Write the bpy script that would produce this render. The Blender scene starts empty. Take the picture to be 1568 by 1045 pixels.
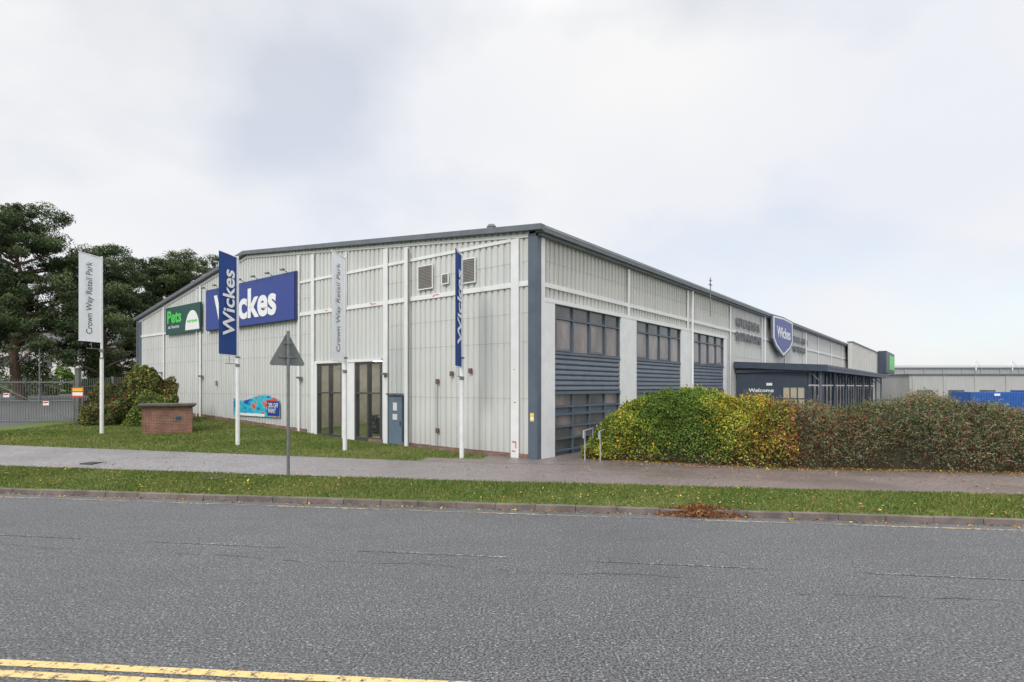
import bpy, math, random
import numpy as np
from mathutils import Vector, Matrix
random.seed(7); rng=np.random.default_rng(7)
scene=bpy.context.scene
col=scene.collection
# ------------------------------------------------------------------ helpers: materials
def nt(name):
    m=bpy.data.materials.new(name); m.use_nodes=True
    t=m.node_tree; return m,t,t.nodes['Principled BSDF']
def nd(t,typ,**kw):
    n=t.nodes.new(typ)
    for k,v in kw.items(): setattr(n,k,v)
    return n
def coords(t,scale=(1,1,1),loc=(0,0,0)):
    tc=nd(t,'ShaderNodeTexCoord'); mp=nd(t,'ShaderNodeMapping')
    mp.inputs['Scale'].default_value=scale; mp.inputs['Location'].default_value=loc
    t.links.new(tc.outputs['Object'],mp.inputs[0]); return mp.outputs[0]
def noise(t,vec,scale,detail=3,rough=.5):
    n=nd(t,'ShaderNodeTexNoise'); n.inputs['Scale'].default_value=scale
    n.inputs['Detail'].default_value=detail; n.inputs['Roughness'].default_value=rough
    t.links.new(vec,n.inputs['Vector']); return n.outputs['Fac']
def ramp(t,fac,stops):
    r=nd(t,'ShaderNodeValToRGB'); e=r.color_ramp.elements
    while len(e)<len(stops): e.new(.5)
    for i,(p,c) in enumerate(stops):
        e[i].position=p
        e[i].color=(c,c,c,1) if isinstance(c,(int,float)) else (*c,1)
    t.links.new(fac,r.inputs[0]); return r.outputs['Color']
def mix(t,fac,a,b,mode='MIX'):
    m=nd(t,'ShaderNodeMix',data_type='RGBA',blend_type=mode)
    for sock,v in ((m.inputs[0],fac),(m.inputs[6],a),(m.inputs[7],b)):
        if isinstance(v,(int,float)): sock.default_value=v
        elif isinstance(v,tuple): sock.default_value=(*v,1)
        else: t.links.new(v,sock)
    return m.outputs[2]
def bump(t,b,h,strength,dist=.01):
    n=nd(t,'ShaderNodeBump'); n.inputs['Strength'].default_value=strength; n.inputs['Distance'].default_value=dist
    t.links.new(h,n.inputs['Height']); t.links.new(n.outputs[0],b.inputs['Normal'])
def pmat(name,c,rough=.6,metal=0,var=.12,scale=3,sc=(1,1,1),bs=0):
    m,t,b=nt(name); v=coords(t,sc); n=noise(t,v,scale,5,.6)
    lo=tuple(x*(1-var) for x in c); hi=tuple(min(1,x*(1+var)) for x in c)
    t.links.new(ramp(t,n,[(.3,lo),(.7,hi)]),b.inputs['Base Color'])
    b.inputs['Roughness'].default_value=rough; b.inputs['Metallic'].default_value=metal
    if bs: bump(t,b,n,bs)
    return m
def emat(name,c,s):
    m,t,b=nt(name); b.inputs['Base Color'].default_value=(*c,1)
    b.inputs['Emission Color'].default_value=(*c,1); b.inputs['Emission Strength'].default_value=s
    return m
def asphalt(name,dark,light,tint=(1,1,1),rough=.55,paint=None,wear=.5,wet=0.,coarse=1.,tint2=None):
    m,t,b=nt(name); v=coords(t)
    f=noise(t,v,36*coarse,5,.8); f2=noise(t,v,11,4,.7); big=noise(t,v,.35,5,.6); md=noise(t,coords(t,(.6,1.6,1)),1.2,5,.65)
    D=tuple(dark*x for x in tint); L=tuple(light*x for x in tint)
    base=ramp(t,f,[(.43,D),(.5,tuple((a+b_)*.40 for a,b_ in zip(D,L))),(.57,L)])
    base=mix(t,1.,base,ramp(t,f2,[(.3,.74),(.7,1.24)]),'MULTIPLY')
    base=mix(t,1.,base,ramp(t,big,[(.3,.88),(.7,1.08)]),'MULTIPLY')
    base=mix(t,1.,base,ramp(t,md,[(.3,.90),(.7,1.07)]),'MULTIPLY')
    vo=nd(t,'ShaderNodeTexVoronoi'); vo.inputs['Scale'].default_value=20; t.links.new(v,vo.inputs['Vector'])
    chip=ramp(t,vo.outputs['Distance'],[(.14,1.),(.28,0.)])
    sel=ramp(t,vo.outputs['Color'],[(.56,0.),(.64,.85)])
    cf=mix(t,1.,chip,sel,'MULTIPLY')
    base=mix(t,cf,base,tuple(min(1,light*1.8*x) for x in tint))
    if tint2:
        sx=nd(t,'ShaderNodeSeparateXYZ'); t.links.new(v,sx.inputs[0])
        mr=nd(t,'ShaderNodeMapRange'); mr.inputs[1].default_value=-8; mr.inputs[2].default_value=6; t.links.new(sx.outputs['X'],mr.inputs[0])
        base=mix(t,1.,base,mix(t,mr.outputs[0],(1.,1.,1.),tint2),'MULTIPLY')
    if paint:
        w=noise(t,v,9,6,.8); pf=ramp(t,w,[(wear-.05,0.),(wear+.05,1.)])
        if wear>.5:
            w2=noise(t,v,.5,3,.5); pf=mix(t,1.,pf,ramp(t,w2,[(.42,.15),(.58,1.)]),'MULTIPLY')
        base=mix(t,pf,base,paint)
    t.links.new(base,b.inputs['Base Color'])
    rr=ramp(t,big,[(.42,max(.1,rough-wet)),(.6,rough+.1)])
    t.links.new(rr,b.inputs['Roughness'])
    bump(t,b,f,.7,.015)
    return m
def leafmat(name):
    m,t,b=nt(name); a=nd(t,'ShaderNodeAttribute'); a.attribute_name='Col'
    d=nd(t,'ShaderNodeBsdfDiffuse'); t.links.new(a.outputs['Color'],d.inputs[0]); t.links.new(d.outputs[0],t.nodes['Material Output'].inputs[0]); return m
def fabric(name,c):
    m,t,b=nt(name); b.inputs['Base Color'].default_value=(*c,1); b.inputs['Roughness'].default_value=.8
    tr=nd(t,'ShaderNodeBsdfTranslucent'); tr.inputs[0].default_value=(*c,1)
    ms=nd(t,'ShaderNodeMixShader'); ms.inputs[0].default_value=.4
    t.links.new(b.outputs[0],ms.inputs[1]); t.links.new(tr.outputs[0],ms.inputs[2]); t.links.new(ms.outputs[0],t.nodes['Material Output'].inputs[0]); return m
def glass(name,tr=.55,tint=(.5,.55,.55)):
    m,t,b=nt(name)
    b.inputs['Base Color'].default_value=(.05,.06,.065,1); b.inputs['Roughness'].default_value=.03; b.inputs['IOR'].default_value=2.0
    x=nd(t,'ShaderNodeBsdfTransparent'); x.inputs[0].default_value=(*tint,1)
    ms=nd(t,'ShaderNodeMixShader'); ms.inputs[0].default_value=tr
    t.links.new(b.outputs[0],ms.inputs[1]); t.links.new(x.outputs[0],ms.inputs[2])
    t.links.new(ms.outputs[0],t.nodes['Material Output'].inputs[0]); return m

def wallmat(name,c):
    m,t,b=nt(name)
    st=noise(t,coords(t,(1,1,.05)),3.2,5,.65); pa=noise(t,coords(t),.25,4,.6); sp=noise(t,coords(t,(1,1,.25)),6,6,.7)
    base=ramp(t,st,[(.28,tuple(x*.86 for x in c)),(.55,c),(.8,tuple(min(1,x*1.04) for x in c))])
    base=mix(t,1.,base,ramp(t,pa,[(.3,(.92,.92,.895)),(.7,(1.,1.,1.))]),'MULTIPLY')
    base=mix(t,ramp(t,sp,[(.6,0.),(.8,.3)]),base,(.42,.4,.34))
    tc=nd(t,'ShaderNodeTexCoord'); sx=nd(t,'ShaderNodeSeparateXYZ'); t.links.new(tc.outputs['Object'],sx.inputs[0])
    mr=nd(t,'ShaderNodeMapRange'); mr.inputs[1].default_value=.2; mr.inputs[2].default_value=1.6
    mr.inputs[3].default_value=.5; mr.inputs[4].default_value=0
    t.links.new(sx.outputs['Z'],mr.inputs[0])
    mu=nd(t,'ShaderNodeMath',operation='MULTIPLY'); t.links.new(mr.outputs[0],mu.inputs[0]); t.links.new(st,mu.inputs[1])
    base=mix(t,mu.outputs[0],base,(.35,.36,.3))
    t.links.new(base,b.inputs['Base Color']); b.inputs['Roughness'].default_value=.5
    return m
def brickmat(name,c1,c2,mortar,scale=1):
    m,t,b=nt(name)
    tc=nd(t,'ShaderNodeTexCoord'); sx=nd(t,'ShaderNodeSeparateXYZ'); t.links.new(tc.outputs['Object'],sx.inputs[0])
    ad=nd(t,'ShaderNodeMath',operation='ADD'); t.links.new(sx.outputs['X'],ad.inputs[0]); t.links.new(sx.outputs['Y'],ad.inputs[1])
    cb=nd(t,'ShaderNodeCombineXYZ'); t.links.new(ad.outputs[0],cb.inputs[0]); t.links.new(sx.outputs['Z'],cb.inputs[1])
    br=nd(t,'ShaderNodeTexBrick'); t.links.new(cb.outputs[0],br.inputs['Vector'])
    br.inputs['Color1'].default_value=(*c1,1); br.inputs['Color2'].default_value=(*c2,1); br.inputs['Mortar'].default_value=(*mortar,1)
    br.inputs['Scale'].default_value=scale; br.inputs['Mortar Size'].default_value=.01
    br.inputs['Brick Width'].default_value=.225; br.inputs['Row Height'].default_value=.075
    n=noise(t,coords(t),2.5,5,.6)
    t.links.new(mix(t,1.,br.outputs['Color'],ramp(t,n,[(.3,.65),(.7,1.15)]),'MULTIPLY'),b.inputs['Base Color'])
    b.inputs['Roughness'].default_value=.85; bump(t,b,br.outputs['Fac'],-.4,.01); return m
# ------------------------------------------------------------------ helpers: mesh
def link(o,parent=None):
    col.objects.link(o)
    if parent is not None:
        o.parent=parent; o.matrix_parent_inverse=Matrix.Translation(parent.location).inverted()
    return o
def empty(name,loc=(0,0,0)):
    e=bpy.data.objects.new(name,None); e.location=loc; e.empty_display_size=.3; col.objects.link(e); return e
class MB:
    def __init__(s,mats): s.v=[];s.f=[];s.m=[];s.mats=mats if isinstance(mats,list) else [mats]
    def face(s,pts,mi=0,fr=None):
        i=len(s.v)
        if fr is not None:
            pts=[fr@Vector(p) for p in pts]
            if fr.determinant()<0: pts=pts[::-1]
        s.v+= [tuple(p) for p in pts]; s.f.append(tuple(range(i,i+len(pts)))); s.m.append(mi)
    def hexa(s,P,mi=0,fr=None):
        for q in ((0,3,2,1),(4,5,6,7),(0,1,5,4),(1,2,6,5),(2,3,7,6),(3,0,4,7)):
            s.face([P[k] for k in q],mi,fr)
    def box(s,x0,x1,y0,y1,z0,z1,mi=0,fr=None):
        if x1<x0:x0,x1=x1,x0
        if y1<y0:y0,y1=y1,y0
        s.hexa([(x0,y0,z0),(x1,y0,z0),(x1,y1,z0),(x0,y1,z0),(x0,y0,z1),(x1,y0,z1),(x1,y1,z1),(x0,y1,z1)],mi,fr)
    def tube(s,a,b,r0,r1=None,mi=0,n=10,fr=None,cap=True):
        r1=r0 if r1 is None else r1
        a=Vector(a);b=Vector(b)
        if fr is not None: a=fr@a;b=fr@b
        d=(b-a).normalized(); u=d.orthogonal().normalized(); w=d.cross(u)
        A=[a+(u*math.cos(k*2*math.pi/n)+w*math.sin(k*2*math.pi/n))*r0 for k in range(n)]
        B=[b+(u*math.cos(k*2*math.pi/n)+w*math.sin(k*2*math.pi/n))*r1 for k in range(n)]
        for k in range(n):
            j=(k+1)%n; s.face([A[k],A[j],B[j],B[k]],mi)
        if cap: s.face(A[::-1],mi); s.face(B,mi)
    def prism(s,pts,y0,y1,mi=0,fr=None):
        s.face([(x,y1,z) for x,z in pts][::-1],mi,fr); s.face([(x,y0,z) for x,z in pts],mi,fr)
        n=len(pts)
        for k in range(n):
            a=pts[k];b=pts[(k+1)%n]
            s.face([(a[0],y0,a[1]),(a[0],y1,a[1]),(b[0],y1,b[1]),(b[0],y0,b[1])],mi,fr)
    def obj(s,name,parent=None,smooth=False,bevel=0,origin=None):
        v=s.v
        if origin is not None: v=[(p[0]-origin[0],p[1]-origin[1],p[2]-origin[2]) for p in v]
        me=bpy.data.meshes.new(name); me.from_pydata(v,[],s.f)
        for m in s.mats: me.materials.append(m)
        me.polygons.foreach_set('material_index',s.m)
        if smooth: me.polygons.foreach_set('use_smooth',[True]*len(s.f))
        me.update(); o=bpy.data.objects.new(name,me); link(o,parent)
        if origin is not None: o.location=origin
        if bevel:
            w=o.modifiers.new('weld','WELD'); w.merge_threshold=.0004
            b=o.modifiers.new('bevel','BEVEL'); b.width=bevel; b.segments=2; b.limit_method='ANGLE'
        return o
def rawmesh(name,V,nper,mat,cols=None,parent=None):
    N=V.shape[0]; me=bpy.data.meshes.new(name)
    me.vertices.add(N*nper); me.vertices.foreach_set('co',V.reshape(-1).astype(np.float32))
    me.loops.add(N*nper); me.loops.foreach_set('vertex_index',np.arange(N*nper,dtype=np.int32))
    me.polygons.add(N); me.polygons.foreach_set('loop_start',np.arange(0,N*nper,nper,dtype=np.int32))
    me.update(calc_edges=True); me.validate()
    if cols is not None:
        ca=me.color_attributes.new('Col','FLOAT_COLOR','POINT')
        c=np.ones((N,nper,4),np.float32); c[:,:,:3]=cols[:,None,:]
        ca.data.foreach_set('color',c.reshape(-1))
    me.materials.append(mat); o=bpy.data.objects.new(name,me); link(o,parent); return o
def unit(a): return a/np.linalg.norm(a,axis=1,keepdims=True)
def leaves(name,C,size,cols,mat,aspect=.5,flat=False,parent=None,up=None):
    N=len(C)
    if flat:
        a=rng.uniform(0,2*np.pi,N); ti=rng.normal(0,.25,(N,2))
        u=np.stack([np.cos(a),np.sin(a),ti[:,0]],1); v=np.stack([-np.sin(a),np.cos(a),ti[:,1]],1)
    else:
        u=rng.normal(size=(N,3))
        if up is not None: u[:,2]+=up
        u=unit(u); v=unit(np.cross(u,rng.normal(size=(N,3))))
    s=size[:,None]
    V=np.stack([C+u*s,C+v*s*aspect,C-u*s,C-v*s*aspect],1)
    return rawmesh(name,V,4,mat,cols,parent)
def lump(P,s=1.,seed=0):
    r=np.random.default_rng(seed); o=np.zeros(len(P))
    for k in range(7):
        d=unit(r.normal(size=(1,3)))[0]*s*r.uniform(.8,3.2); o+=np.sin(P@d+r.uniform(0,6.3))
    return o/3.5
def mixc(cs,w):
    cs=np.array(cs); out=np.zeros((len(w),3)); r=rng.random(len(w)); acc=np.zeros(len(w)); done=np.zeros(len(w),bool)
    for k in range(w.shape[1]):
        acc=acc+w[:,k]; sel=(~done)&(r<acc); out[sel]=cs[k]; done|=sel
    out[~done]=cs[-1]; return out*rng.uniform(.7,1.3,(len(w),1))
def text(body,org,xd,yd,W,H,mat,name,parent,off=.0,ext=.0,lsp=.85):
    cu=bpy.data.curves.new(name,'FONT'); cu.body=body; cu.size=1; cu.offset=off; cu.resolution_u=4
    cu.space_line=lsp
    o=bpy.data.objects.new(name,cu); col.objects.link(o); bpy.context.view_layer.update()
    bb=[Vector(c) for c in o.bound_box]; x0=min(b.x for b in bb);x1=max(b.x for b in bb);y0=min(b.y for b in bb);y1=max(b.y for b in bb)
    sx=W/(x1-x0); sy=H/(y1-y0); X=Vector(xd).normalized();Y=Vector(yd).normalized();Z=X.cross(Y)
    cu.extrude=ext
    dg=bpy.context.evaluated_depsgraph_get()
    me=bpy.data.meshes.new_from_object(o.evaluated_get(dg)); 
    bpy.data.objects.remove(o)
    R=Matrix(((X.x*sx,Y.x*sy,Z.x,0),(X.y*sx,Y.y*sy,Z.y,0),(X.z*sx,Y.z*sy,Z.z,0),(0,0,0,1)))
    M=Matrix.Translation(Vector(org))@R@Matrix.Translation((-x0,-y0,0))
    me.transform(M); me.materials.clear(); me.materials.append(mat)
    o=bpy.data.objects.new(name,me); link(o,parent); return o
# ------------------------------------------------------------------ site geometry
th=math.atan2(681,875); R=Vector((math.sin(th),math.cos(th),0)); L=Vector((-math.cos(th),math.sin(th),0))
C0=Vector((.88,20.3,0))
FL=Matrix(((L.x,-R.x,0,C0.x),(L.y,-R.y,0,C0.y),(0,0,1,0),(0,0,0,1)))   # gable wall: x along wall, y outwards
FR=Matrix(((R.x,-L.x,0,C0.x),(R.y,-L.y,0,C0.y),(0,0,1,0),(0,0,0,1)))   # long wall
ka=math.radians(8.4); U=Vector((math.cos(ka),-math.sin(ka),0)); Nn=Vector((math.sin(ka),math.cos(ka),0))
def AT(a,t,z=0): return Vector((U.x*a+Nn.x*t,U.y*a+Nn.y*t,z))
def at_of(x,y): return U.x*x+U.y*y, Nn.x*x+Nn.y*y
def cl(v): return max(0,min(1,v))
def zat(a,t):
    if t<4.05: return .1
    if t<12.95: return -.012
    x=U.x*a+Nn.x*t
    z=.12+.08*cl((t-13)/6)+.018*max(0,min(40,-(x+2)))*cl((t-13)/6)
    z+=.045*max(0,min(20,t-25))*cl(-x/8)
    return z
def zg(x,y): return zat(*at_of(x,y))
Al=[-900,-400,-200,-120,-80,-60,-50]+[i for i in range(-45,46)]+[50,60,80,120,200,400,900]
Tl=[-300,-100,-20,4.0,4.1,12.9,12.98,15.6,19.0]+[20+i for i in range(0,36)]+[60,80,120,200,400,1000]
def sheet(name,mat,cond,off,parent=None,ex_a=(),ex_t=()):
    A=sorted(set(Al)|set(ex_a)); T=sorted(set(Tl)|set(ex_t)); mb=MB(mat); idx={}
    def vi(i,j):
        if (i,j) not in idx: idx[(i,j)]=len(mb.v); mb.v.append(tuple(AT(A[i],T[j],zat(A[i],T[j])+off)))
        return idx[(i,j)]
    for i in range(len(A)-1):
        for j in range(len(T)-1):
            if cond((A[i]+A[i+1])/2,(T[j]+T[j+1])/2):
                mb.f.append((vi(i,j),vi(i+1,j),vi(i+1,j+1),vi(i,j+1))); mb.m.append(0)
    return mb.obj(name,parent)
# materials
m,t,b=nt('grass_soil'); v=coords(t); g=noise(t,v,9,6,.75); g2=noise(t,v,.7,4,.6)
c=ramp(t,g,[(.25,(.05,.065,.015)),(.5,(.10,.14,.03)),(.75,(.15,.20,.05))])
c=mix(t,ramp(t,g2,[(.5,0.),(.72,.5)]),c,(.15,.12,.05)); t.links.new(c,b.inputs['Base Color']); b.inputs['Roughness'].default_value=.9
bump(t,b,g,.6,.03); M_grass=m
M_road=asphalt('road_asphalt',.022,.235,(.99,1,1.01),.55,wet=.04)
M_path=asphalt('path_asphalt',.16,.36,(1.07,1,1.0),.5,wet=.15,tint2=(.76,.63,.56))
M_yard=asphalt('yard_asphalt',.08,.18,(1,1,1),.6)
M_apron=asphalt('apron_asphalt',.10,.27,(1.18,1,.92),.45,wet=.18)
M_yel=asphalt('yellow_line_paint',.04,.22,(1,1,1),.55,paint=(.83,.60,.25),wear=.44)
M_yelw=asphalt('worn_yellow_paint',.022,.235,(.99,1,1.01),.55,paint=(.62,.5,.3),wear=.505,wet=.04)
M_whw=asphalt('worn_white_paint',.022,.235,(.99,1,1.01),.55,paint=(.58,.58,.56),wear=.575,wet=.04)
sheet('ground',M_grass,lambda a,t:True,0)
road=sheet('road',M_road,lambda a,t:4.1<t<12.9 and abs(a)<200,.012)
sheet('footpath',M_path,lambda a,t:15.6<t<19.0 and abs(a)<120,.005)
sheet('car_park',M_yard,lambda a,t:(a>8 and t>23) and a<200 and t<200,.005)
sheet('drive',M_yard,lambda a,t:a<-31 and a>-80 and t>19 and t<120,.005)
mb=MB(M_apron)
aa=[-7,-6,-5,-4,-3,-2,-1,0,1,2,3,4,5]
for i in range(len(aa)-1):
    a0,a1=aa[i],aa[i+1]
    for tt in (19,20,21,22):
        if a0<-2 and tt>=22-0 : continue
        if a0<-4 and tt>=20: continue
        if tt==19 and a0<-6: continue
        mb.face([AT(a0,tt,zat(a0,tt)+.009),AT(a1,tt,zat(a1,tt)+.009),AT(a1,tt+1,zat(a1,tt+1)+.009),AT(a0,tt+1,zat(a0,tt+1)+.009)])
mb.obj('entrance_pavement')
mb=MB(pmat('crack_sealant',(.05,.05,.052),.6))
for base_t,a_s,a_e in ((8.62,-24,1.5),(8.25,2.4,26)):
    pr=None; a=a_s
    while a<a_e:
        q=(a,base_t+.05*math.sin(a*1.7)+.03*math.sin(a*4.1)+random.uniform(-.02,.02))
        if pr and random.random()<.8: 
            w_=random.uniform(.002,.008); mb.face([AT(pr[0],pr[1]-w_,.0045),AT(q[0],q[1]-w_,.0045),AT(q[0],q[1]+w_,.0045),AT(pr[0],pr[1]+w_,.0045)])
        pr=q; a+=.25
mb.obj('road_joint')
mb=MB([pmat('cast_iron',(.07,.065,.06),.6,.4)])
for a,t_,w_,h_ in ((-11.0,14.6,.5,.4),(-16.5,16.2,.45,.45)):
    z=max(zat(a-w_,t_),zat(a+w_,t_+h_))+.012; P=[AT(a,t_,z-.1),AT(a+w_,t_,z-.1),AT(a+w_,t_+h_,z-.1),AT(a,t_+h_,z-.1)]; mb.hexa(P+[p+Vector((0,0,.11)) for p in P])
mb.obj('inspection_cover')
def strip(mb,pl,w,z):
    for (a0,t0),(a1,t1) in zip(pl[:-1],pl[1:]):
        mb.face([AT(a0,t0-w/2,z),AT(a1,t1-w/2,z),AT(a1,t1+w/2,z),AT(a0,t0+w/2,z)])
mb=MB(M_yel)
for o in (0,-.2): strip(mb,[(-60,4.62+o),(-14,4.64+o),(-6,4.97+o),(-1.0,5.24+o),(4,5.3+o),(60,5.3+o)],.12,.005)
mb.obj('double_yellow_line')
mb=MB(M_yelw); strip(mb,[(-80,12.42),(80,12.42)],.085,.005); mb.obj('yellow_edge_line')
mb=MB(M_whw)
for k in range(-14,15):
    strip(mb,[(k*4.,9.25),(k*4.+2.6,9.25)],.06,.006)
mb.obj('centre_line')
# kerbs
M_kerb=pmat('kerb_concrete',(.16,.13,.115),.8,var=.45,scale=2.2,bs=.3)
for nm,t0,t1,zt in (('kerb',12.85,12.99,.118),('kerb',4.0,4.14,.11)):
    mb=MB(M_kerb); a=-70
    while a<70:
        j=random.uniform(-.006,.006); j2=random.uniform(-.006,.006); dt=random.uniform(-.006,.006)
        P=[AT(a+.003,t0+dt,-.1),AT(a+.911,t0+dt,-.1),AT(a+.911,t1,-.1),AT(a+.003,t1,-.1),AT(a+.003,t0+dt+(.02 if t0>10 else 0),zt+j),AT(a+.911,t0+dt+(.02 if t0>10 else 0),zt+j2),AT(a+.911,t1,zt+j2),AT(a+.003,t1,zt+j)]
        mb.hexa(P); a+=.915
    mb.obj(nm,bevel=.015)
mb=MB(pmat('edging_concrete',(.2,.18,.16),.85,var=.3,scale=4))
for t0 in (15.57,18.99):
    for a in range(-45,45):
        if t0>18 and a>-7: continue
        P=[AT(a,t0,zat(a,t0)-.05),AT(a+.99,t0,zat(a+1,t0)-.05),AT(a+.99,t0+.05,zat(a+1,t0)-.05),AT(a,t0+.05,zat(a,t0)-.05)]
        P+=[p+Vector((0,0,.06)) for p in P]; mb.hexa(P)
mb.obj('footpath_edging')
# ------------------------------------------------------------------ retail warehouse
M_wall=wallmat('cladding_offwhite',(.67,.68,.67)); M_wall2=wallmat('cladding_long_wall',(.63,.63,.605))
M_trim=pmat('white_trim',(.80,.81,.81),.5,var=.06,scale=2)
M_slate=pmat('slate_blue_metal',(.105,.135,.175),.45,var=.12,scale=2)
M_slate2=pmat('slate_cladding',(.18,.21,.26),.45,var=.12,scale=2)
M_slate_d=pmat('dark_blue_metal',(.05,.068,.10),.45,var=.15,scale=2)
M_fascia=pmat('roof_fascia',(.14,.16,.18),.5,var=.15,scale=2)
M_roof=pmat('roof_sheet',(.3,.31,.32),.6,var=.15,scale=.5)
M_black=pmat('dark_frame',(.06,.065,.075),.45)
M_pane=pmat('window_pane',(.23,.20,.195),.12,var=.45,scale=.9,sc=(1,1,.5))
M_pane2=pmat('window_pane_dark',(.11,.11,.115),.08,var=.5,scale=.7)
M_gl=glass('door_glass',.62,(.92,.94,.94)); M_grey=pmat('grey_louvre',(.2,.2,.2),.6)
M_plinth=brickmat('plinth_brick',(.2,.1,.07),(.26,.14,.1),(.25,.22,.2))
bld=empty('retail_warehouse',(C0.x,C0.y,0))
SL,LEN=36.4,118.
RIDGE=20.4
def zr(s): return 8.38+(10.4-8.38)*s/RIDGE if s<=RIDGE else 10.4+(7.82-10.4)*(s-RIDGE)/(SL-RIDGE)
def corr(mb,fr,x0,x1,zb,zt,mi=0,p=.3,dep=.06):
    f=(lambda v:(v if callable(v) else (lambda s:v)))
    zb=f(zb);zt=f(zt); x=x0; prof=[(0,0),(.55,0),(.64,-dep),(.90,-dep),(.99,0),(1.,0)]
    xs=[]
    k=0
    while x0+k*p<x1:
        for a,d in prof[:-1]: xs.append((x0+(k+a)*p,d))
        k+=1
    xs=[q for q in xs if q[0]<x1]+[(x1,0)]
    for (a,d),(c,e) in zip(xs[:-1],xs[1:]):
        if c-a<1e-5: continue
        mb.face([(a,d,zb(a)),(c,e,zb(c)),(c,e,zt(c)),(a,d,zt(a))],mi,fr)
mb=MB([M_wall,M_wall2])
corr(mb,FL,.34,8.46,-.5,zr); corr(mb,FL,8.46,13.38,3.95,zr); corr(mb,FL,13.38,SL,-.5,zr)
corr(mb,FR,.30,21.0,5.95,8.38,1); corr(mb,FR,21.0,LEN,-.5,8.38,1)
e=SL
mb.face([(e,0,-.5),(e,-LEN,-.5),(e,-LEN,7.82),(e,0,7.82)],0,FL)
mb.face([(0,-LEN,-.5),(SL,-LEN,-.5),(SL,-LEN,7.82),(RIDGE,-LEN,10.4),(0,-LEN,8.38)],0,FL)
mb.obj('walls',bld)
mb=MB([M_trim,M_slate,M_fascia,M_roof,M_plinth])
for s0,s1,z0,z1 in ((-.35,RIDGE,8.36,10.42),(RIDGE,SL+.3,10.42,7.8)):
    P=[(s0,.2,z0+.02),(s1,.2,z1+.02),(s1,-LEN,z1+.02),(s0,-LEN,z0+.02)]
    mb.hexa(P+[(x,y,z+.08) for x,y,z in P],3,FL)
for s0,s1,z0,z1 in ((-.36,RIDGE,8.36,10.42),(RIDGE,SL+.32,10.42,7.76)):
    P=[(s0,.03,z0-.08),(s1,.03,z1-.08),(s1,.27,z1-.08),(s0,.27,z0-.08)]
    mb.hexa(P+[(x,y,z+.20) for x,y,z in P],2,FL)
for s0,s1,z0,z1 in ((.3,RIDGE,8.16,10.18),(RIDGE,SL,10.18,7.56)):
    P=[(s0,.004,z0-.02),(s1,.004,z1-.02),(s1,.05,z1-.02),(s0,.05,z0-.02)]
    mb.hexa(P+[(x,y,z+.12) for x,y,z in P],0,FL)
mb.box(-.1,LEN,.02,.34,8.24,8.48,2,FR); mb.box(0,LEN,.05,.22,8.14,8.238,2,FR)
mb.box(-.005,.34,0.01,.06,-.3,8.25,1,FL); mb.box(-.06,.20,.01,.06,-.3,8.13,1,FR)
mb.box(.20,.42,.012,.075,-.3,8.13,0,FR)
mb.box(.345,15.0,.006,.05,6.42,6.60,0,FL); mb.box(25.9,SL,.006,.05,6.42,6.56,0,FL)
mb.box(1.15,16.0,.006,.045,8.10,8.22,0,FL)
mb.box(.43,LEN,.006,.05,6.40,6.56,0,FR)
for s,w in ((.93,.36),(6.79,.2),(8.15,.3),(13.75,.24),(15.0,.16),(26.2,.24),(31.8,.2),(11.0,.12)):
    zb=-.3 if s not in (11.0,) else 6.6
    mb.box(s-w/2,s+w/2,.052,.085,zb,zr(s)-.3,0,FL)
mb.box(35.9,36.35,.01,.07,-.3,7.55,1,FL)
for q in (7.1,14.3,21.8,29.5,37.,44.5,52,60,68):
    mb.box(q-.11,q+.11,.052,.085,5.95 if q<21 else -.3,8.1,0,FR)
mb.box(10.36,11.32,-.02,.08,-.3,3.94,0,FL); mb.box(13.39,13.62,.0,.07,-.3,4.05,0,FL)
mb.box(8.40,13.45,.052,.12,3.93,4.06,0,FL)
for a,c in ((.42,1.05),(6.30,7.86),(13.32,14.9),(20.5,21.0)):
    mb.box(a,c,-.05,.078,-.3,5.95,0,FR)
mb.box(.42,21.0,-.04,.09,5.86,6.0,0,FR)
s=0.35
while s<SL:
    if not 8.4<s<13.4 and not 7<s<8:
        p=FL@Vector((s+.5,0,0)); z=zg(p.x,p.y); mb.box(s,min(s+1,SL),.012,.078,-.4,z+.16,4,FL)
    s+=1
mb.box(20.9,LEN,.012,.078,-.4,.32,4,FR)
mb.obj('trim_and_roof',bld)
mb=MB([pmat('lap_shadow_gap',(.36,.37,.36),.6)])
for z in (2.35,4.4,5.45,7.3): 
    for s0,s1 in ((.36,.7),(1.16,6.68),(6.9,7.99),(13.9,14.9),(15.1,26.0),(26.4,31.7),(31.9,35.8)):
        if z>7 and s0>14: continue
        mb.box(s0,s1,-.002,.0035,z,z+.014,0,FL)
mb.box(.43,100,-.002,.0035,7.35,7.364,0,FR); mb.box(21.1,100,-.002,.0035,4.8,4.814,0,FR)
mb.obj('sheet_laps',bld)
mb=MB([M_trim,M_grey,M_slate_d,pmat('brown_box',(.16,.09,.07))])
for s in (6.55,26.5): 
    mb.tube((s,.15,.1),(s,.15,zr(s)-.4),.04,None,1 if s<8 else 0,8,FL)
for q in (14.7,29.9,45): mb.tube((q,.18,.1),(q,.18,8.1),.06,None,0,8,FR)
for s,z,mi in ((4.9,3.0,3),(4.9,1.0,3),(4.1,3.3,3),(3.1,3.4,3)): mb.box(s-.08,s+.08,.05,.12,z-.1,z+.1,mi,FL)
for s,z in ((8.1,3.3),(14.8,3.2),(32,3.7),(25.9,3.4)):
    mb.box(s-.1,s+.1,.05,.12,z-.1,z+.1,1,FL); mb.box(s-.07,s+.07,.12,.3,z+.0,z+.1,1,FL)
for s,z in ((29.5,2.9),(24.0,3.0),(33,2.6)): mb.box(s-.07,s+.07,.05,.1,z-.15,z+.15,1,FL)
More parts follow.
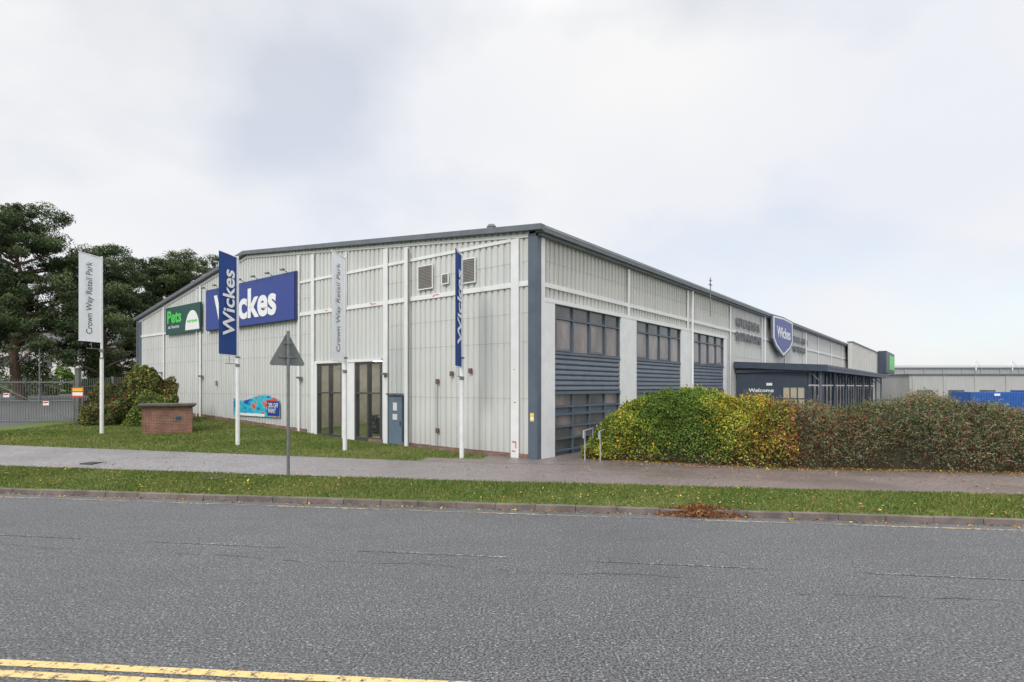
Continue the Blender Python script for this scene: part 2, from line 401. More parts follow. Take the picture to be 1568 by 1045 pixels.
mb.tube((32.0,.09,1.3),(32.0,.09,3.6),.02,None,1,6,FL); mb.tube((25.9,.09,1.0),(25.9,.09,3.3),.02,None,1,6,FL)
mb.tube((4.9,.09,.3),(4.9,.09,3.0),.018,None,1,6,FL)
mb.obj('pipes_and_fittings',bld,bevel=.01)
mb=MB([M_trim,pmat('louvre_brown_grey',(.24,.225,.21),.6)])
for s0,s1,z0,z1 in ((5.2,6.01,6.86,7.78),(2.87,3.59,6.85,7.74),(4.3,4.62,6.95,7.3)):
    mb.box(s0,s1,.05,.065,z0,z1,1,FL)
    w=.04
    mb.box(s0-w,s0,.05,.1,z0-w,z1+w,0,FL);mb.box(s1,s1+w,.05,.1,z0-w,z1+w,0,FL);mb.box(s0,s1,.05,.1,z1,z1+w,0,FL);mb.box(s0,s1,.05,.1,z0-w,z0,0,FL)
    z=z0+.02
    while z<z1-.05:
        mb.hexa([(s0,.095,z),(s1,.095,z),(s1,.067,z+.04),(s0,.067,z+.04),(s0,.095,z+.012),(s1,.095,z+.012),(s1,.067,z+.052),(s0,.067,z+.052)],1,FL); z+=.06
mb.obj('vents',bld)
mb=MB([M_black,M_gl,M_slate]); zb=.36
for s0,s1 in ((8.46,10.34),(11.34,13.38)):
    z1=3.92
    for a,c in ((s0,s0+.09),(s1-.09,s1),((s0+s1)/2-.05,(s0+s1)/2+.05)): mb.box(a,c,-.14,.06,zb-.4,z1,0,FL)
    mb.box(s0+.09,s1-.09,-.13,.05,z1-.1,z1,0,FL); mb.box(s0+.09,s1-.09,-.13,.05,2.45,2.53,0,FL); mb.box(s0+.09,s1-.09,-.13,.05,zb-.4,zb+.12,0,FL)
    mb.face([(s0,-.06,zb),(s1,-.06,zb),(s1,-.06,z1),(s0,-.06,z1)],1,FL)
mb.obj('glass_doors',bld)
M_door=pmat('door_blue',(.14,.20,.27),.5)
mb=MB([M_door,M_slate_d,M_trim,M_black])
mb.box(6.98,7.98,.052,.075,.22,2.42,1,FL); mb.box(7.06,7.90,.076,.088,.30,2.34,0,FL)
mb.box(7.36,7.62,.089,.093,1.75,2.1,2,FL); mb.box(7.34,7.64,.089,.093,1.35,1.6,2,FL); mb.box(7.12,7.16,.089,.12,1.1,1.3,3,FL); mb.box(6.95,8.0,.075,.16,2.44,2.49,1,FL)
mb.obj('service_door',bld)
M_in=pmat('interior_wall',(.35,.34,.32)); M_floor=pmat('interior_floor',(.4,.38,.35),.3)
M_shelf=pmat('stock_shelves',(.5,.33,.14),.6,var=.7,scale=4); M_lamp=emat('strip_light',(1,.9,.7),32)
M_st2=pmat('stock_mixed',(.45,.45,.45),.6,var=.8,scale=6)
mb=MB([M_in,M_floor,M_shelf,M_lamp,M_slate_d,M_st2,M_black])
mb.box(6.2,15.5,-9,-.2,.25,.34,1,FL); mb.box(6.2,15.5,-9.1,-9,.34,4.3,0,FL); mb.box(6.1,6.2,-9,-.2,.34,4.3,0,FL); mb.box(15.5,15.6,-9,-.2,.34,4.3,0,FL)
mb.box(6.2,15.5,-9,-.2,4.3,4.4,0,FL)
for y in (-1.8,-4.,-6.5):
    for x in (7.5,10,12.5): mb.box(x,x+1.5,y-.1,y+.1,4.1,4.2,3,FL)
for s,y,h in ((9.4,-2.6,1.3),(9.0,-4.6,2.6),(7.6,-5.8,2.9),(12.,-4.4,2.4),(11.4,-2.4,1.0),(10.4,-7,2.8),(8.6,-7.6,3.1),(7.0,-3.4,1.9),(10.6,-5.2,2.7)):
    for k in range(6):
        x=s-.6
        while x<s+.5:
            w_=random.uniform(.1,.3); hh=random.uniform(.5,.9); mb.box(x,x+w_-.02,y-.25,y+random.uniform(.1,.25),.37+k*h/6,.37+(k+hh)*h/6-.01,random.choice([2,4,5,6,4]),FL); x+=w_
        mb.box(s-.62,s+.62,y-.3,y+.3,.34+(k)*h/6,.365+(k)*h/6,4,FL)
mb.obj('shop_interior',bld)
mb=MB([M_slate,M_pane,M_pane2,M_slate2,M_trim,M_slate_d])
for wi,(q0,q1) in enumerate(((1.08,6.27),(7.9,13.28),(14.95,20.5))):
    mb.box(q0,q1,-.12,-.06,-.3,5.86,0,FR)
    n=4
    for k in range(n):
        a=q0+.06+(q1-q0-.06)*k/n; c=q0+(q1-q0-.06)*(k+1)/n
        j=random.uniform(-.006,.006)
        mb.hexa([(a+.06,-.056,4.12),(c-.05,-.056,4.12),(c-.05,-.048+j,4.12),(a+.06,-.048-j,4.12),(a+.06,-.056,5.3),(c-.05,-.056,5.3),(c-.05,-.046,5.3),(a+.06,-.046,5.3)],1,FR)
        mb.box(a+.06,c-.05,-.058,-.05,5.4,5.8,2,FR)
        if k%2==0: mb.box(a+.16,c-.15,-.045,-.03,4.22,5.2,1,FR); mb.box(a+.08,c-.07,-.045,.0,4.12,4.17,0,FR)
        mb.box(a-.03,a+.03,-.06,.03,4.05,5.86,0,FR)
    mb.box(q1-.06,q1,-.06,.03,4.05,5.86,0,FR); mb.box(q0,q1,-.06,.02,5.32,5.38,0,FR); mb.box(q0,q1,-.06,.06,4.0,4.09,0,FR)
    z=2.62
    while z<3.98:
        mb.hexa([(q0,-.05,z),(q1,-.05,z),(q1,.03,z+.05),(q0,.03,z+.05),(q0,-.05,z+.20),(q1,-.05,z+.20),(q1,.03,z+.14),(q0,.03,z+.14)],3,FR)
        z+=.2
    mb.box(q0,q1,-.06,.07,2.5,2.61,0,FR)
    for k in range(5):
        a=q0+(q1-q0-.06)*k/4; mb.box(a,a+.06,-.06,.03,-.3,2.5,0,FR)
    for z in (.35,.8,1.25,1.7,2.0): mb.box(q0,q1,-.06,.022,z,z+.07,0,FR)
    for k in range(4):
        a=q0+.06+(q1-q0-.06)*k/4; c=q0+(q1-q0-.06)*(k+1)/4
        for z0,z1 in ((.44,.79),(.88,1.24),(1.33,1.69),(2.08,2.48)): mb.box(a+.01,c-.01,-.058,-.05,z0,z1,2 if (k+int(z0*3))%3 else 1,FR)
mb.obj('windows',bld)
M_navy=pmat('sign_navy',(.022,.05,.27),.4,var=.06); M_white=pmat('sign_white',(.85,.86,.87),.45,var=.04)
M_dgreen=pmat('sign_dark_green',(.012,.075,.06),.4,var=.1); M_lime=pmat('sign_lime',(.08,.6,.09),.4,var=.05)
M_letter=pmat('grey_letters',(.13,.14,.16),.5)
mb=MB([M_navy,M_slate_d,M_grey]); mb.box(15.1,24.96,.10,.26,6.26,8.70,0,FL)
mb.box(15.05,25.01,.08,.2,6.22,8.75,1,FL)
for s in np.arange(15.8,24.9,1.5):
    mb.tube((s,.2,8.75),(s,.5,8.86),.018,None,2,6,FL); mb.box(s-.16,s+.16,.45,.58,8.82,8.89,2,FL)
mb.obj('store_sign_panel',bld)
def PL(s,o,z): return FL@Vector((s,o,z))
def PR(q,o,z): return FR@Vector((q,o,z))
Zv=Vector((0,0,1))
text('Wickes',PL(23.85,.275,6.62),-L,Zv,7.05,1.68,M_white,'store_sign_letters',bld,.03,.012)
mb=MB([M_dgreen,M_white,M_lime]); mb.box(25.85,31.05,.10,.22,6.32,8.14,0,FL)
cp=[]
for k in range(25):
    a=math.pi*k/24; cp.append((26.95+1.0*math.cos(a),6.45+1.25*math.sin(a)))
mb.prism(cp,.221,.232,1,FL)
mb.obj('pet_store_sign_panel',bld)
text('Pets',PL(30.75,.23,7.05),-L,Zv,2.2,.85,M_lime,'pet_store_sign_letters',bld,.03,.005)
text('at home',PL(30.6,.23,6.7),-L,Zv,1.7,.22,M_white,'pet_store_small_letters',bld,0,.005)
text('vets4pets',PL(27.7,.236,6.85),-L,Zv,1.5,.3,M_lime,'vet_letters',bld,.02,.004)
m,t,b=nt('poster_print'); v=coords(t,(1,1,1.6)); vo=nd(t,'ShaderNodeTexVoronoi'); vo.inputs['Scale'].default_value=2.6; t.links.new(v,vo.inputs['Vector'])
n=noise(t,v,1.3,3); cc=ramp(t,n,[(.38,(.01,.08,.42)),(.46,(.02,.4,.6)),(.53,(.03,.55,.65)),(.6,(.7,.07,.03))])
cc=mix(t,ramp(t,vo.outputs['Distance'],[(.12,.9),(.16,0.)]),cc,(.75,.4,.06)); t.links.new(cc,b.inputs['Base Color']); M_post=m
mb=MB([M_post,M_navy,M_white]); pts=[(16.75,1.12),(21.8,1.12)]+[(21.8-k*.25,2.15+.17*math.sin(k*.33+3.4)) for k in range(0,21)]
mb.prism(pts,.085,.10,0,FL); mb.box(16.8,18.0,.101,.105,1.2,2.0,1,FL); mb.box(18.3,21.6,.101,.105,1.13,1.28,2,FL); mb.obj('wall_poster',bld)
text('20% OFF\nPAINT',PL(17.9,.108,1.35),-L,Zv,1.0,.55,M_white,'poster_letters',bld,.01,.001)
text('KITCHENS &\nBATHROOMS',PR(23.0,.1,5.9),R,Zv,6.2,1.55,M_letter,'kitchen_letters',bld,.018,.02,1.1)
text('TOOL HIRE &\nMATERIALS',PR(39.9,.1,5.95),R,Zv,6.4,1.45,M_letter,'trade_letters',bld,.018,.02,1.1)
def shield(x0,x1,z0,z1):
    w=x1-x0; return [(x0+w*.5,z0),(x0+w*.86,z0+.75*(z1-z0)/3.3),(x1,z0+1.35*(z1-z0)/3.3),(x1,z1-.1),(x0+w*.5,z1),(x0,z1-.1),(x0,z0+1.35*(z1-z0)/3.3),(x0+w*.14,z0+.75*(z1-z0)/3.3)]
mb=MB([M_white,M_navy,M_letter]); mb.prism(shield(31.1,38.3,5.2,8.55),.30,.42,2,FR); mb.prism(shield(31.4,38.0,5.36,8.45),.421,.44,0,FR); mb.prism(shield(31.75,37.65,5.55,8.33),.441,.46,1,FR)
mb.obj('shield_sign',bld)
text('Wickes',PR(32.4,.47,6.75),R,Zv,4.6,.9,M_white,'shield_letters',bld,.02,.005)
M_red=pmat('red_paint',(.6,.06,.04)); mb=MB([M_red,pmat('yellow_sticker',(.8,.6,.1)),M_white])
for s,z,w,h in ((.95,.75,.18,.05),(.87,.55,.04,.2),(.98,.42,.16,.04),(.92,2.2,.1,.03),(.95,3.4,.05,.03)): mb.box(s-w/2,s+w/2,.086,.089,z,z+h,0,FL)
for s,z,w,h in ((5.0,6.52,.3,.03),(5.15,6.48,.1,.03),(9.0,6.5,.35,.035),(9.2,6.54,.12,.03),(12.6,6.5,.2,.03)): mb.box(s-w/2,s+w/2,.051,.054,z,z+h,0,FL)
mb.box(.08,.25,.061,.064,1.55,1.85,1,FL); mb.box(.1,.23,.0645,.066,1.6,1.7,2,FL)
mb.obj('wall_marks',bld)
mb=MB([M_grey,M_trim]); f=PL(3.1,-1.2,0)
mb.tube((f.x,f.y,8.5),(f.x,f.y,9.17),.13,None,1,12); mb.tube((f.x,f.y,9.17),(f.x,f.y,9.22),.2,None,0,12); mb.tube((f.x,f.y,9.25),(f.x,f.y,9.35),.2,.14,0,12); mb.tube((f.x,f.y,9.21),(f.x,f.y,9.27),.08,None,0,8)
a=PR(17.1,.35,0); mb.tube((a.x,a.y,6.9),(a.x,a.y,9.2),.03,None,0,8); mb.box(16.9,17.3,.3,.4,8.75,8.79,0,FR); mb.box(17.0,17.2,.3,.4,9.0,9.04,0,FR)
mb.obj('flue_and_aerial',bld)
mb=MB([M_wall2,M_fascia,M_slate_d,M_lime]); mb.box(70.5,LEN,.4,.9,4.4,8.6,0,FR); mb.box(70.4,LEN+.1,.3,1.0,8.6,8.75,1,FR); mb.box(101,117,.95,2.2,5.2,8.95,2,FR); mb.box(106,116,2.21,2.3,5.8,8.4,3,FR)
for q in range(72,100,2): mb.box(q,q+.2,.9,.98,4.4,8.58,0,FR)
mb.obj('far_entrance_block',bld)
# ------------------------------------------------------------------ entrance canopy
mb=MB([M_slate_d,M_slate,M_pane2,M_white,M_grey,M_trim,emat('lit_shop_window',(.45,.40,.30),.06)])
Q0,Q1=22.6,59.6; W=5.5
P=[(Q0,0.06,4.25),(Q1,.06,4.25),(Q1,W,3.95),(Q0,W,3.95)]; mb.hexa(P+[(x,y,z+.14) for x,y,z in P],1,FR)
P=[(Q0-.08,.06,4.05),(Q0,.06,4.05),(Q0,W+.08,3.72),(Q0-.08,W+.08,3.72)]; mb.hexa(P+[(x,y,z+.40) for x,y,z in P],0,FR)
mb.box(Q0,Q1,W,W+.08,3.72,4.11,0,FR)
mb.box(Q0+.4,Q0+.5,.1,4.4,-.2,4.0,0,FR)
mb.box(Q0+.33,Q0+.4,.5,1.6,1.2,2.6,2,FR); mb.box(Q0+.33,Q0+.4,3.0,4.3,.9,2.75,6,FR)
for y in (3.0,3.42,3.85,4.28): mb.box(Q0+.28,Q0+.36,y-.03,y+.03,.2,2.8,0,FR)
mb.box(Q0+.28,Q0+.36,2.97,4.31,2.75,2.83,0,FR); mb.box(Q0+.29,Q0+.36,3.0,4.3,2.0,2.06,0,FR)
mb.box(Q0+.34,Q0+.38,2.0,2.35,2.85,3.02,3,FR)
for k in range(0,24):
    q=Q0+.5+k*1.5
    mb.box(q,q+.09,4.33,4.46,-.2,3.9,0,FR)
mb.box(Q0+.5,Q1-1,4.34,4.38,2.9,3.9,0,FR); mb.box(Q0+.5,Q1-1,4.36,4.40,.2,2.85,2,FR); mb.box(Q0+.5,Q1-1,4.38,4.47,2.82,2.92,3,FR)
mb.box(Q0+.5,Q1-1,4.37,4.45,.2,.9,1,FR)
for k in range(0,8):
    q=Q0+.3+k*5.1
    mb.tube((q,W-.35,.1),(q,W-.35,3.8),.07,None,1,10,FR); mb.tube((q,W-1.1,3.9),(q,W-.38,3.1),.04,None,1,6,FR)
    mb.box(q-.06,q+.06,.1,W,3.72,3.9,1,FR)
for k in range(0,22): mb.box(Q0+.3+k*1.7,Q0+.38+k*1.7,W+.081,W+.35,3.9,3.98,1,FR)
cano=mb.obj('entrance_canopy',bld)
text('Welcome',PR(Q0+.31,.9,2.42)+Vector((0,0,0)),-L,Zv,1.55,.25,M_white,'welcome_letters',bld,.02,.004)
# ------------------------------------------------------------------ banners
M_pole=pmat('white_pole',(.80,.81,.82),.45,var=.08); M_fw=fabric('banner_fabric_white',(.88,.89,.92)); M_fb=fabric('banner_fabric_blue',(.025,.065,.25))
def banner(pos,H,kind,Wb=1.25,Hb=4.0):
    x,y=pos; z0=zg(x,y); e=empty('banner_flagpole',(x,y,z0))
    mb=MB([M_pole,M_grey]); zt=z0+H; zb=zt-Hb
    mb.tube((x,y,z0-.2),(x,y,z0+3.6),.085,.08,0,12); mb.tube((x,y,z0+3.6),(x,y,z0+3.66),.1,.1,1,12); mb.tube((x,y,z0+3.66),(x,y,zt+.08),.055,.045,0,10)
    d=Vector((-.08,-1,0)).normalized(); p=Vector((x,y,0))
    for z in (zt+.02,zb-.02):
        a=p+Zv*z; mb.tube(a,a+d*(Wb+.08),.022,None,0,8)
    a=p+Zv*(zb-.35); mb.tube(a,a+d*.9,.016,None,1,6); mb.tube(a+d*.6,a+d*.6+Zv*.33,.012,None,1,6); mb.tube(a+d*.0,a+Zv*.0+d*.01-Zv*.12,.09,None,1,8)
    mb.obj('pole',e,smooth=False)
    cm=M_fb if kind=='b' else M_fw
    mb=MB([cm]); n=14; nx=6
    def bp(i,j):
        u=i/nx; w=j/n; q=p+d*(.07+Wb*u)+Zv*(zb+Hb*w)
        q.x+=.035*math.sin(w*5+u*3+x)*math.sin(u*math.pi); return q
    for i in range(nx):
        for j in range(n): mb.face([bp(i,j),bp(i+1,j),bp(i+1,j+1),bp(i,j+1)])
    mb.obj('banner',e,smooth=True)
    nrm=Vector((1,-.08,0)).normalized()
    if kind=='b':
        text('Wickes',p+d*(.07+Wb*.18)+Zv*(zb+.75)+nrm*.045,Zv,d,2.65,.82,M_white,'banner_letters',e,.02,.002)
    else:
        text('Crown Way Retail Park',p+d*(.07+Wb*.34)+Zv*(zb+.32)+nrm*.045,Zv,d,3.35,.46,M_letter,'banner_letters',e,.006,.002)
banner((-19.6,27.3),8.4,'w'); banner((-11.28,23.5),7.7,'b'); banner((-6.52,22.3),7.5,'w'); banner((-1.82,20.7),7.3,'b')
# ------------------------------------------------------------------ traffic sign seen from behind
x,y=-6.5,16.6; z0=zg(x,y); e=empty('traffic_sign',(x,y,z0)); M_galv=pmat('galvanised',(.2,.215,.22),.5,.4,var=.2,scale=6)
M_back=pmat('sign_back_grey',(.17,.185,.185),.55,var=.15)
mb=MB([M_galv,M_back,M_white,M_red]); mb.tube((x,y,z0-.3),(x,y,z0+4.2),.045,None,0,12); mb.tube((x,y,z0+4.2),(x,y,z0+4.22),.05,None,0,12)
yw=math.radians(42); S=Matrix(((math.cos(yw),-math.sin(yw),0,x),(math.sin(yw),math.cos(yw),0,y),(0,0,1,z0),(0,0,0,1)))
tri=[(-.46,3.22),(-.50,3.26),(-.50,3.30),(-.04,4.14),(0,4.17),(.04,4.14),(.50,3.30),(.50,3.26),(.46,3.22)]
mb.prism(tri,.06,.066,1,S); mb.prism([(a*1.0,3.47+(c-3.47)*1.0) for a,c in tri],.068,.07,3,S); mb.prism([(a*.72,3.52+(c-3.52)*.72) for a,c in tri],.071,.073,2,S)
for z in (3.45,3.85): mb.box(-.3*(4.3-z),.3*(4.3-z),.035,.06,z,z+.04,0,S); mb.box(-.06,.06,-.05,.05,z-.01,z+.05,0,S)
mb.obj('post_and_plate',e)
# ------------------------------------------------------------------ handrail by the corner
hr=empty('handrail',(2.7,20.2,.2)); mb=MB(pmat('rail_steel',(.45,.46,.47),.45,.3)); g=.2
for a,bq in (((2.55,20.0),(3.0,21.2)),((3.05,19.75),(3.5,21.0))):
    A=Vector((*a,g));B=Vector((*bq,g)); up=Zv*1.05
    mb.tube(A-Zv*.2,A+up*.96,.024,None,0,10); mb.tube(B-Zv*.2,B+up*.96,.024,None,0,10); mb.tube(A+up,B+up,.024,None,0,10); mb.tube(A+up*.5,B+up*.5,.02,None,0,8)
    dd=(A-B).normalized(); mb.tube(A+up*.96,A+up+dd*.04,.024,None,0,8); mb.tube(A+up,A+up+dd*.18,.024,None,0,10); mb.tube(A+up+dd*.18,A+up+dd*.22-Zv*.25,.024,None,0,8)
mb.obj('rails',hr,smooth=True)
# ------------------------------------------------------------------ brick meter housing
bx,by=-17.2,28.6; bz=zg(bx,by); M_brick=brickmat('red_brick',(.34,.13,.075),(.25,.09,.055),(.3,.26,.22))
be=empty('brick_meter_housing',(bx,by,bz)); yw=math.radians(28)
mb=MB([M_brick]); mb.box(-1.05,1.05,-.75,.75,-.4,1.27,0); o=mb.obj('brickwork'); 
mb=MB([pmat('cap_slab',(.12,.10,.085),.8,var=.3)]); mb.box(-1.15,1.15,-.87,.87,1.272,1.33); mb.box(-1.22,1.22,-.93,.93,1.332,1.43); o2=mb.obj('cap',bevel=.01)
mb=MB([M_grey,M_slate_d]); mb.box(.3,.62,-.775,-.752,.6,.85,0); mb.box(.34,.58,-.785,-.776,.64,.81,1); o3=mb.obj('vent_plate')
for q in (o,o2,o3):
    q.parent=be
be.rotation_euler=(0,0,yw)
# ------------------------------------------------------------------ fence and gate
fe=empty('palisade_fence',(-27,31,.7)); M_fence=pmat('fence_steel',(.15,.16,.15),.6,.3,var=.25,scale=4)
mb=MB([M_fence,M_trim])
def fence(ax,ay,bx_,by_,h=2.5,step=.17):
    A=Vector((ax,ay,0));B=Vector((bx_,by_,0)); Ln=(B-A).length; d=(B-A)/Ln; k=0
    while k*step<Ln:
        p=A+d*k*step; z=zg(p.x,p.y); F=Matrix(((d.x,-d.y,0,p.x),(d.y,d.x,0,p.y),(0,0,1,z),(0,0,0,1)))
        mb.prism([(-.028,.05),(.028,.05),(.028,h-.12),(0,h),(-.028,h-.12)],0,.012,0,F); k+=1
    n=max(1,round(Ln/2.75))
    for k in range(n+1):
        p=A+d*Ln*k/n; z=zg(p.x,p.y); F=Matrix(((d.x,-d.y,0,p.x),(d.y,d.x,0,p.y),(0,0,1,z),(0,0,0,1))); mb.box(-.06,.06,.02,.14,-.2,h+.02,0,F)
        if k<n:
            p2=A+d*Ln*(k+1)/n; z2=zg(p2.x,p2.y)
            for hh in (.35,h-.5): mb.tube((p.x,p.y,z+hh),(p2.x,p2.y,z2+hh),.035,None,0,6)
fence(-24.4,32.2,-24.6,41.0); fence(-24.6,41.0,-27.8,43.5,2.5); fence(-33.5,31.2,-46,29.5)
mb.obj('palings',fe)
ga=empty('steel_gate',(-29,31.6,.7)); mb=MB([M_fence,M_white,M_red,M_trim])
def gate(ax,ay,bx_,by_,h=2.3):
    A=Vector((ax,ay,0));B=Vector((bx_,by_,0)); Ln=(B-A).length; d=(B-A)/Ln; z=zg(ax,ay)+.12
    for hh in (0,1.1,h-.15): mb.tube(A+Zv*(z+hh),B+Zv*(z+hh),.035,None,0,8)
    for k in range(int(Ln/.14)+1): p=A+d*k*.14; mb.tube(p+Zv*z,p+Zv*(z+h),.014,None,0,5)
    mb.tube(A+Zv*z,B+Zv*(z+h-.15),.025,None,0,6)
    for p in (A,B): mb.tube(p+Zv*(z-.05),p+Zv*(z+h),.04,None,0,8)
gate(-24.7,32.2,-29.0,31.8); gate(-29.1,31.8,-33.3,31.3)
for p in ((-24.45,32.2),(-33.5,31.2)):
    z=zg(*p); mb.box(p[0]-.11,p[0]+.11,p[1]-.11,p[1]+.11,z-.3,z+3.0,0); mb.box(p[0]-.14,p[0]+.14,p[1]-.14,p[1]+.14,z+3.0,z+3.05,0)
for xx,zz in ((-25.9,1.75),(-28.1,2.2)):
    mb.box(xx-.16,xx+.16,31.75,31.77,zz,zz+.22,1)
    mb.box(xx-.13,xx+.13,31.74,31.749,zz+.12,zz+.19,2)
mb.obj('leaves_and_posts',ga)
we=empty('warning_sign',(-24.0,31.6,.6)); mb=MB([M_galv,M_white,M_red,pmat('amber',(.8,.5,.05))]); z=zg(-23.6,31.2)
for xx in (-23.75,-23.3): mb.tube((xx,31.0,z-.2),(xx,31.0,z+2.1),.03,None,0,8)
mb.box(-23.85,-23.2,30.95,30.97,z+1.5,z+2.05,2); mb.box(-23.8,-23.25,30.94,30.949,z+1.6,z+1.78,1); mb.box(-23.8,-23.25,30.94,30.949,z+1.84,z+2.0,3)
mb.obj('post_and_plates',we)
for x,y,h in ((-37.2,45,5.3),(-31.5,48,7.0)):
    z=zg(x,y); le=empty('street_lamp',(x,y,z)); mb=MB([M_galv,M_grey]); mb.tube((x,y,z-.3),(x,y,z+1.2),.09,.08,0,10); mb.tube((x,y,z+1.2),(x,y,z+h),.06,.045,0,10); mb.tube((x,y,z+h),(x+.5,y,z+h+.12),.035,None,0,8); mb.box(x+.35,x+.95,y-.12,y+.12,z+h+.06,z+h+.2,1); mb.obj('column_and_head',le,bevel=.01)
# ------------------------------------------------------------------ distant buildings
M_wh1=wallmat('distant_cladding',(.42,.43,.44)); M_wh2=wallmat('distant_cladding_b',(.50,.50,.49)); M_wh3=pmat('distant_frieze',(.36,.38,.38))
de=empty('white_house',(-62,84,1.2)); mb=MB([pmat('render_white',(.75,.74,.72)),M_roof,M_pane2])
mb.box(-76,-54,80,88,0,8.2,0); 
mb.prism([(-76.6,8.2),(-53.4,8.2),(-57,10.6),(-73,10.6)],79.4,88.6,1)
for k in range(7):
    for z in (2.4,5.6): mb.box(-74.8+k*3,-73.4+k*3,79.93,79.97,z,z+1.3,2)
mb.obj('house',de)
de=empty('distant_warehouse',(130,150,0)); mb=MB([M_wh1,M_roof,M_trim,M_wh3]); mb.box(92,240,150,200,0,7.6,0)
P=[(91,149.5,7.6),(241,149.5,7.6),(241,175,9.0),(91,175,9.0)]; mb.hexa(P+[(x,y,z+.25) for x,y,z in P],3)
for x in (121,130.5): mb.tube((x,149,7),(x,149,9.6),.16,.08,2,6); mb.tube((x,149,9.5),(x+1.2,149,7.9),.06,None,2,5); mb.tube((x,149,9.5),(x-1.2,149,7.9),.06,None,2,5)
for k in range(30): mb.box(93+k*5,93.3+k*5,149.8,149.95,0,7.5,0)
mb.obj('shed',de)
de=empty('low_industrial_unit',(95,110,0)); mb=MB([M_wh2,M_fascia,M_pane2]); mb.box(76.5,160,110,135,0,5.0,0); mb.box(76.2,160.3,109.7,135.2,5.0,5.22,1)
for k in range(14): mb.box(78+k*6,81+k*6,109.9,109.98,.1,2.1,2 if k%3 else 1); mb.box(77+k*6,77.15+k*6,109.85,109.99,0,4.88,0)
mb.obj('unit',de)
ce=empty('shipping_container',(54,60,.1)); M_blue=pmat('container_blue',(.03,.12,.40),.5,var=.2); mb=MB([M_blue,M_slate_d,M_white])
for x0 in (48.0,54.4,60.8):
    x1=x0+6.06; zt_=2.2 if x0<50 else 2.35
    mb.box(x0,x1,60,62.4,.1,zt_,0)
    k=x0+.15
    while k<x1-.2: mb.box(k,k+.13,59.96,59.999,.25,zt_-.12,0); k+=.28
    for xx in (x0,x1-.12): mb.box(xx,xx+.12,59.93,59.959,.1,zt_,1)
    mb.box(x0+2.6,x0+3.2,59.93,59.958,1.8,2.05,2)
mb.obj('containers',ce)
# ------------------------------------------------------------------ vegetation
M_leaf=leafmat('leaf_foliage'); M_needle=leafmat('needle_foliage'); M_gb=leafmat('grass_blades')
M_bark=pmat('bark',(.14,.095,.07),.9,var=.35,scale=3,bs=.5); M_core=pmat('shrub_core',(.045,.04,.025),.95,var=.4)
def frames(a,t):
    return np.stack([U.x*a+Nn.x*t,U.y*a+Nn.y*t],1)
Hx=[-.5,-.1,.3,1.1,2.2,3.2,4.9,6.0,7.,8.7,10.9,13.7,22]; Hy=[.3,.8,1.3,1.95,2.3,2.45,2.2,2.0,1.85,1.95,2.05,1.7,1.7]
def front(a): return np.interp(a,[-.5,3,5.5,22],[20.6,19.65,19.25,19.1])
def depthw(a): return np.interp(a,[-.5,1.5,6,22],[1.2,3.,2.6,2.6])
def hedge(name,a0,a1,N,palette,wfun,lsz,seed,asp=.5,upb=None,rough=1.,twigs=0,tw=1.,gain=1.1):
    e=empty(name,tuple(AT((a0+a1)/2,20,.2)))
    a=rng.uniform(a0,a1,N); ph=np.clip(rng.uniform(0,.8,N),0,1)**.85*np.pi
    def surf(a,ph,k=1.):
        H=np.interp(a,Hx,Hy)*k; W=depthw(a)
        t=front(a)+W/2-np.sign(np.cos(ph))*np.abs(np.cos(ph))**.6*W/2*k
        z=np.maximum(0,np.sin(ph))**.7*H
        return t,z
    t,z=surf(a,ph); P=np.concatenate([frames(a,t),z[:,None]],1)
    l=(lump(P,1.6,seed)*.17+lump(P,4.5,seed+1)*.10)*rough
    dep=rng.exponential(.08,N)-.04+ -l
    tc=front(a)+depthw(a)/2; Cc=np.concatenate([frames(a,tc),(z*.35)[:,None]],1)
    dr=unit(P-Cc+1e-6); P=P-dr*dep[:,None]; P[:,2]=np.maximum(P[:,2],.02)+.2
    P+=rng.normal(0,.025,P.shape)
    cols=mixc(palette,wfun(a,P,l))
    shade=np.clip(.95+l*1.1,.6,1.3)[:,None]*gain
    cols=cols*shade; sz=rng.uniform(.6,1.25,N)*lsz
    if twigs:
        i=rng.integers(0,N,twigs); B=P[i]; D=dr[i]+rng.normal(0,.35,(twigs,3)); D[:,2]+=.5; D=unit(D); Ln=rng.uniform(.15,.42,twigs)*tw
        Q=[];Cq=[]
        for s_ in np.linspace(.15,1,9):
            q=B+D*(Ln*s_)[:,None]; q[:,2]-=(s_**2)*Ln*.35; q+=rng.normal(0,.012,q.shape); Q.append(q); Cq.append(cols[i]*rng.uniform(.9,1.5,(twigs,1)))
        Q=np.concatenate(Q); P=np.concatenate([P,Q]); cols=np.concatenate([cols]+Cq); sz=np.concatenate([sz,rng.uniform(.5,.9,len(Q))*lsz])
    P[:,2]=np.maximum(P[:,2],.21)
    leaves('foliage',P,sz,cols,M_leaf,asp,parent=e,up=upb)
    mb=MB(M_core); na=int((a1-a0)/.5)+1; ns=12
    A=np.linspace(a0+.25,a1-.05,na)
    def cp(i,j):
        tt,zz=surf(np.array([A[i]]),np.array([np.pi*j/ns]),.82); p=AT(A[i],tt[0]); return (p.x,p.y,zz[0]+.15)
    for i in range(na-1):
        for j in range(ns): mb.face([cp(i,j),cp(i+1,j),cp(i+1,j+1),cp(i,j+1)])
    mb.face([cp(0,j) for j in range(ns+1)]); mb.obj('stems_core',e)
    return e
G1=(.10,.165,.035);G2=(.155,.235,.05);Y=(.58,.46,.06);YG=(.31,.34,.06);OR=(.38,.17,.055);RD=(.22,.075,.05);BR=(.16,.10,.06);MG=(.13,.16,.07);DG=(.065,.095,.04);GR=(.2,.215,.13)
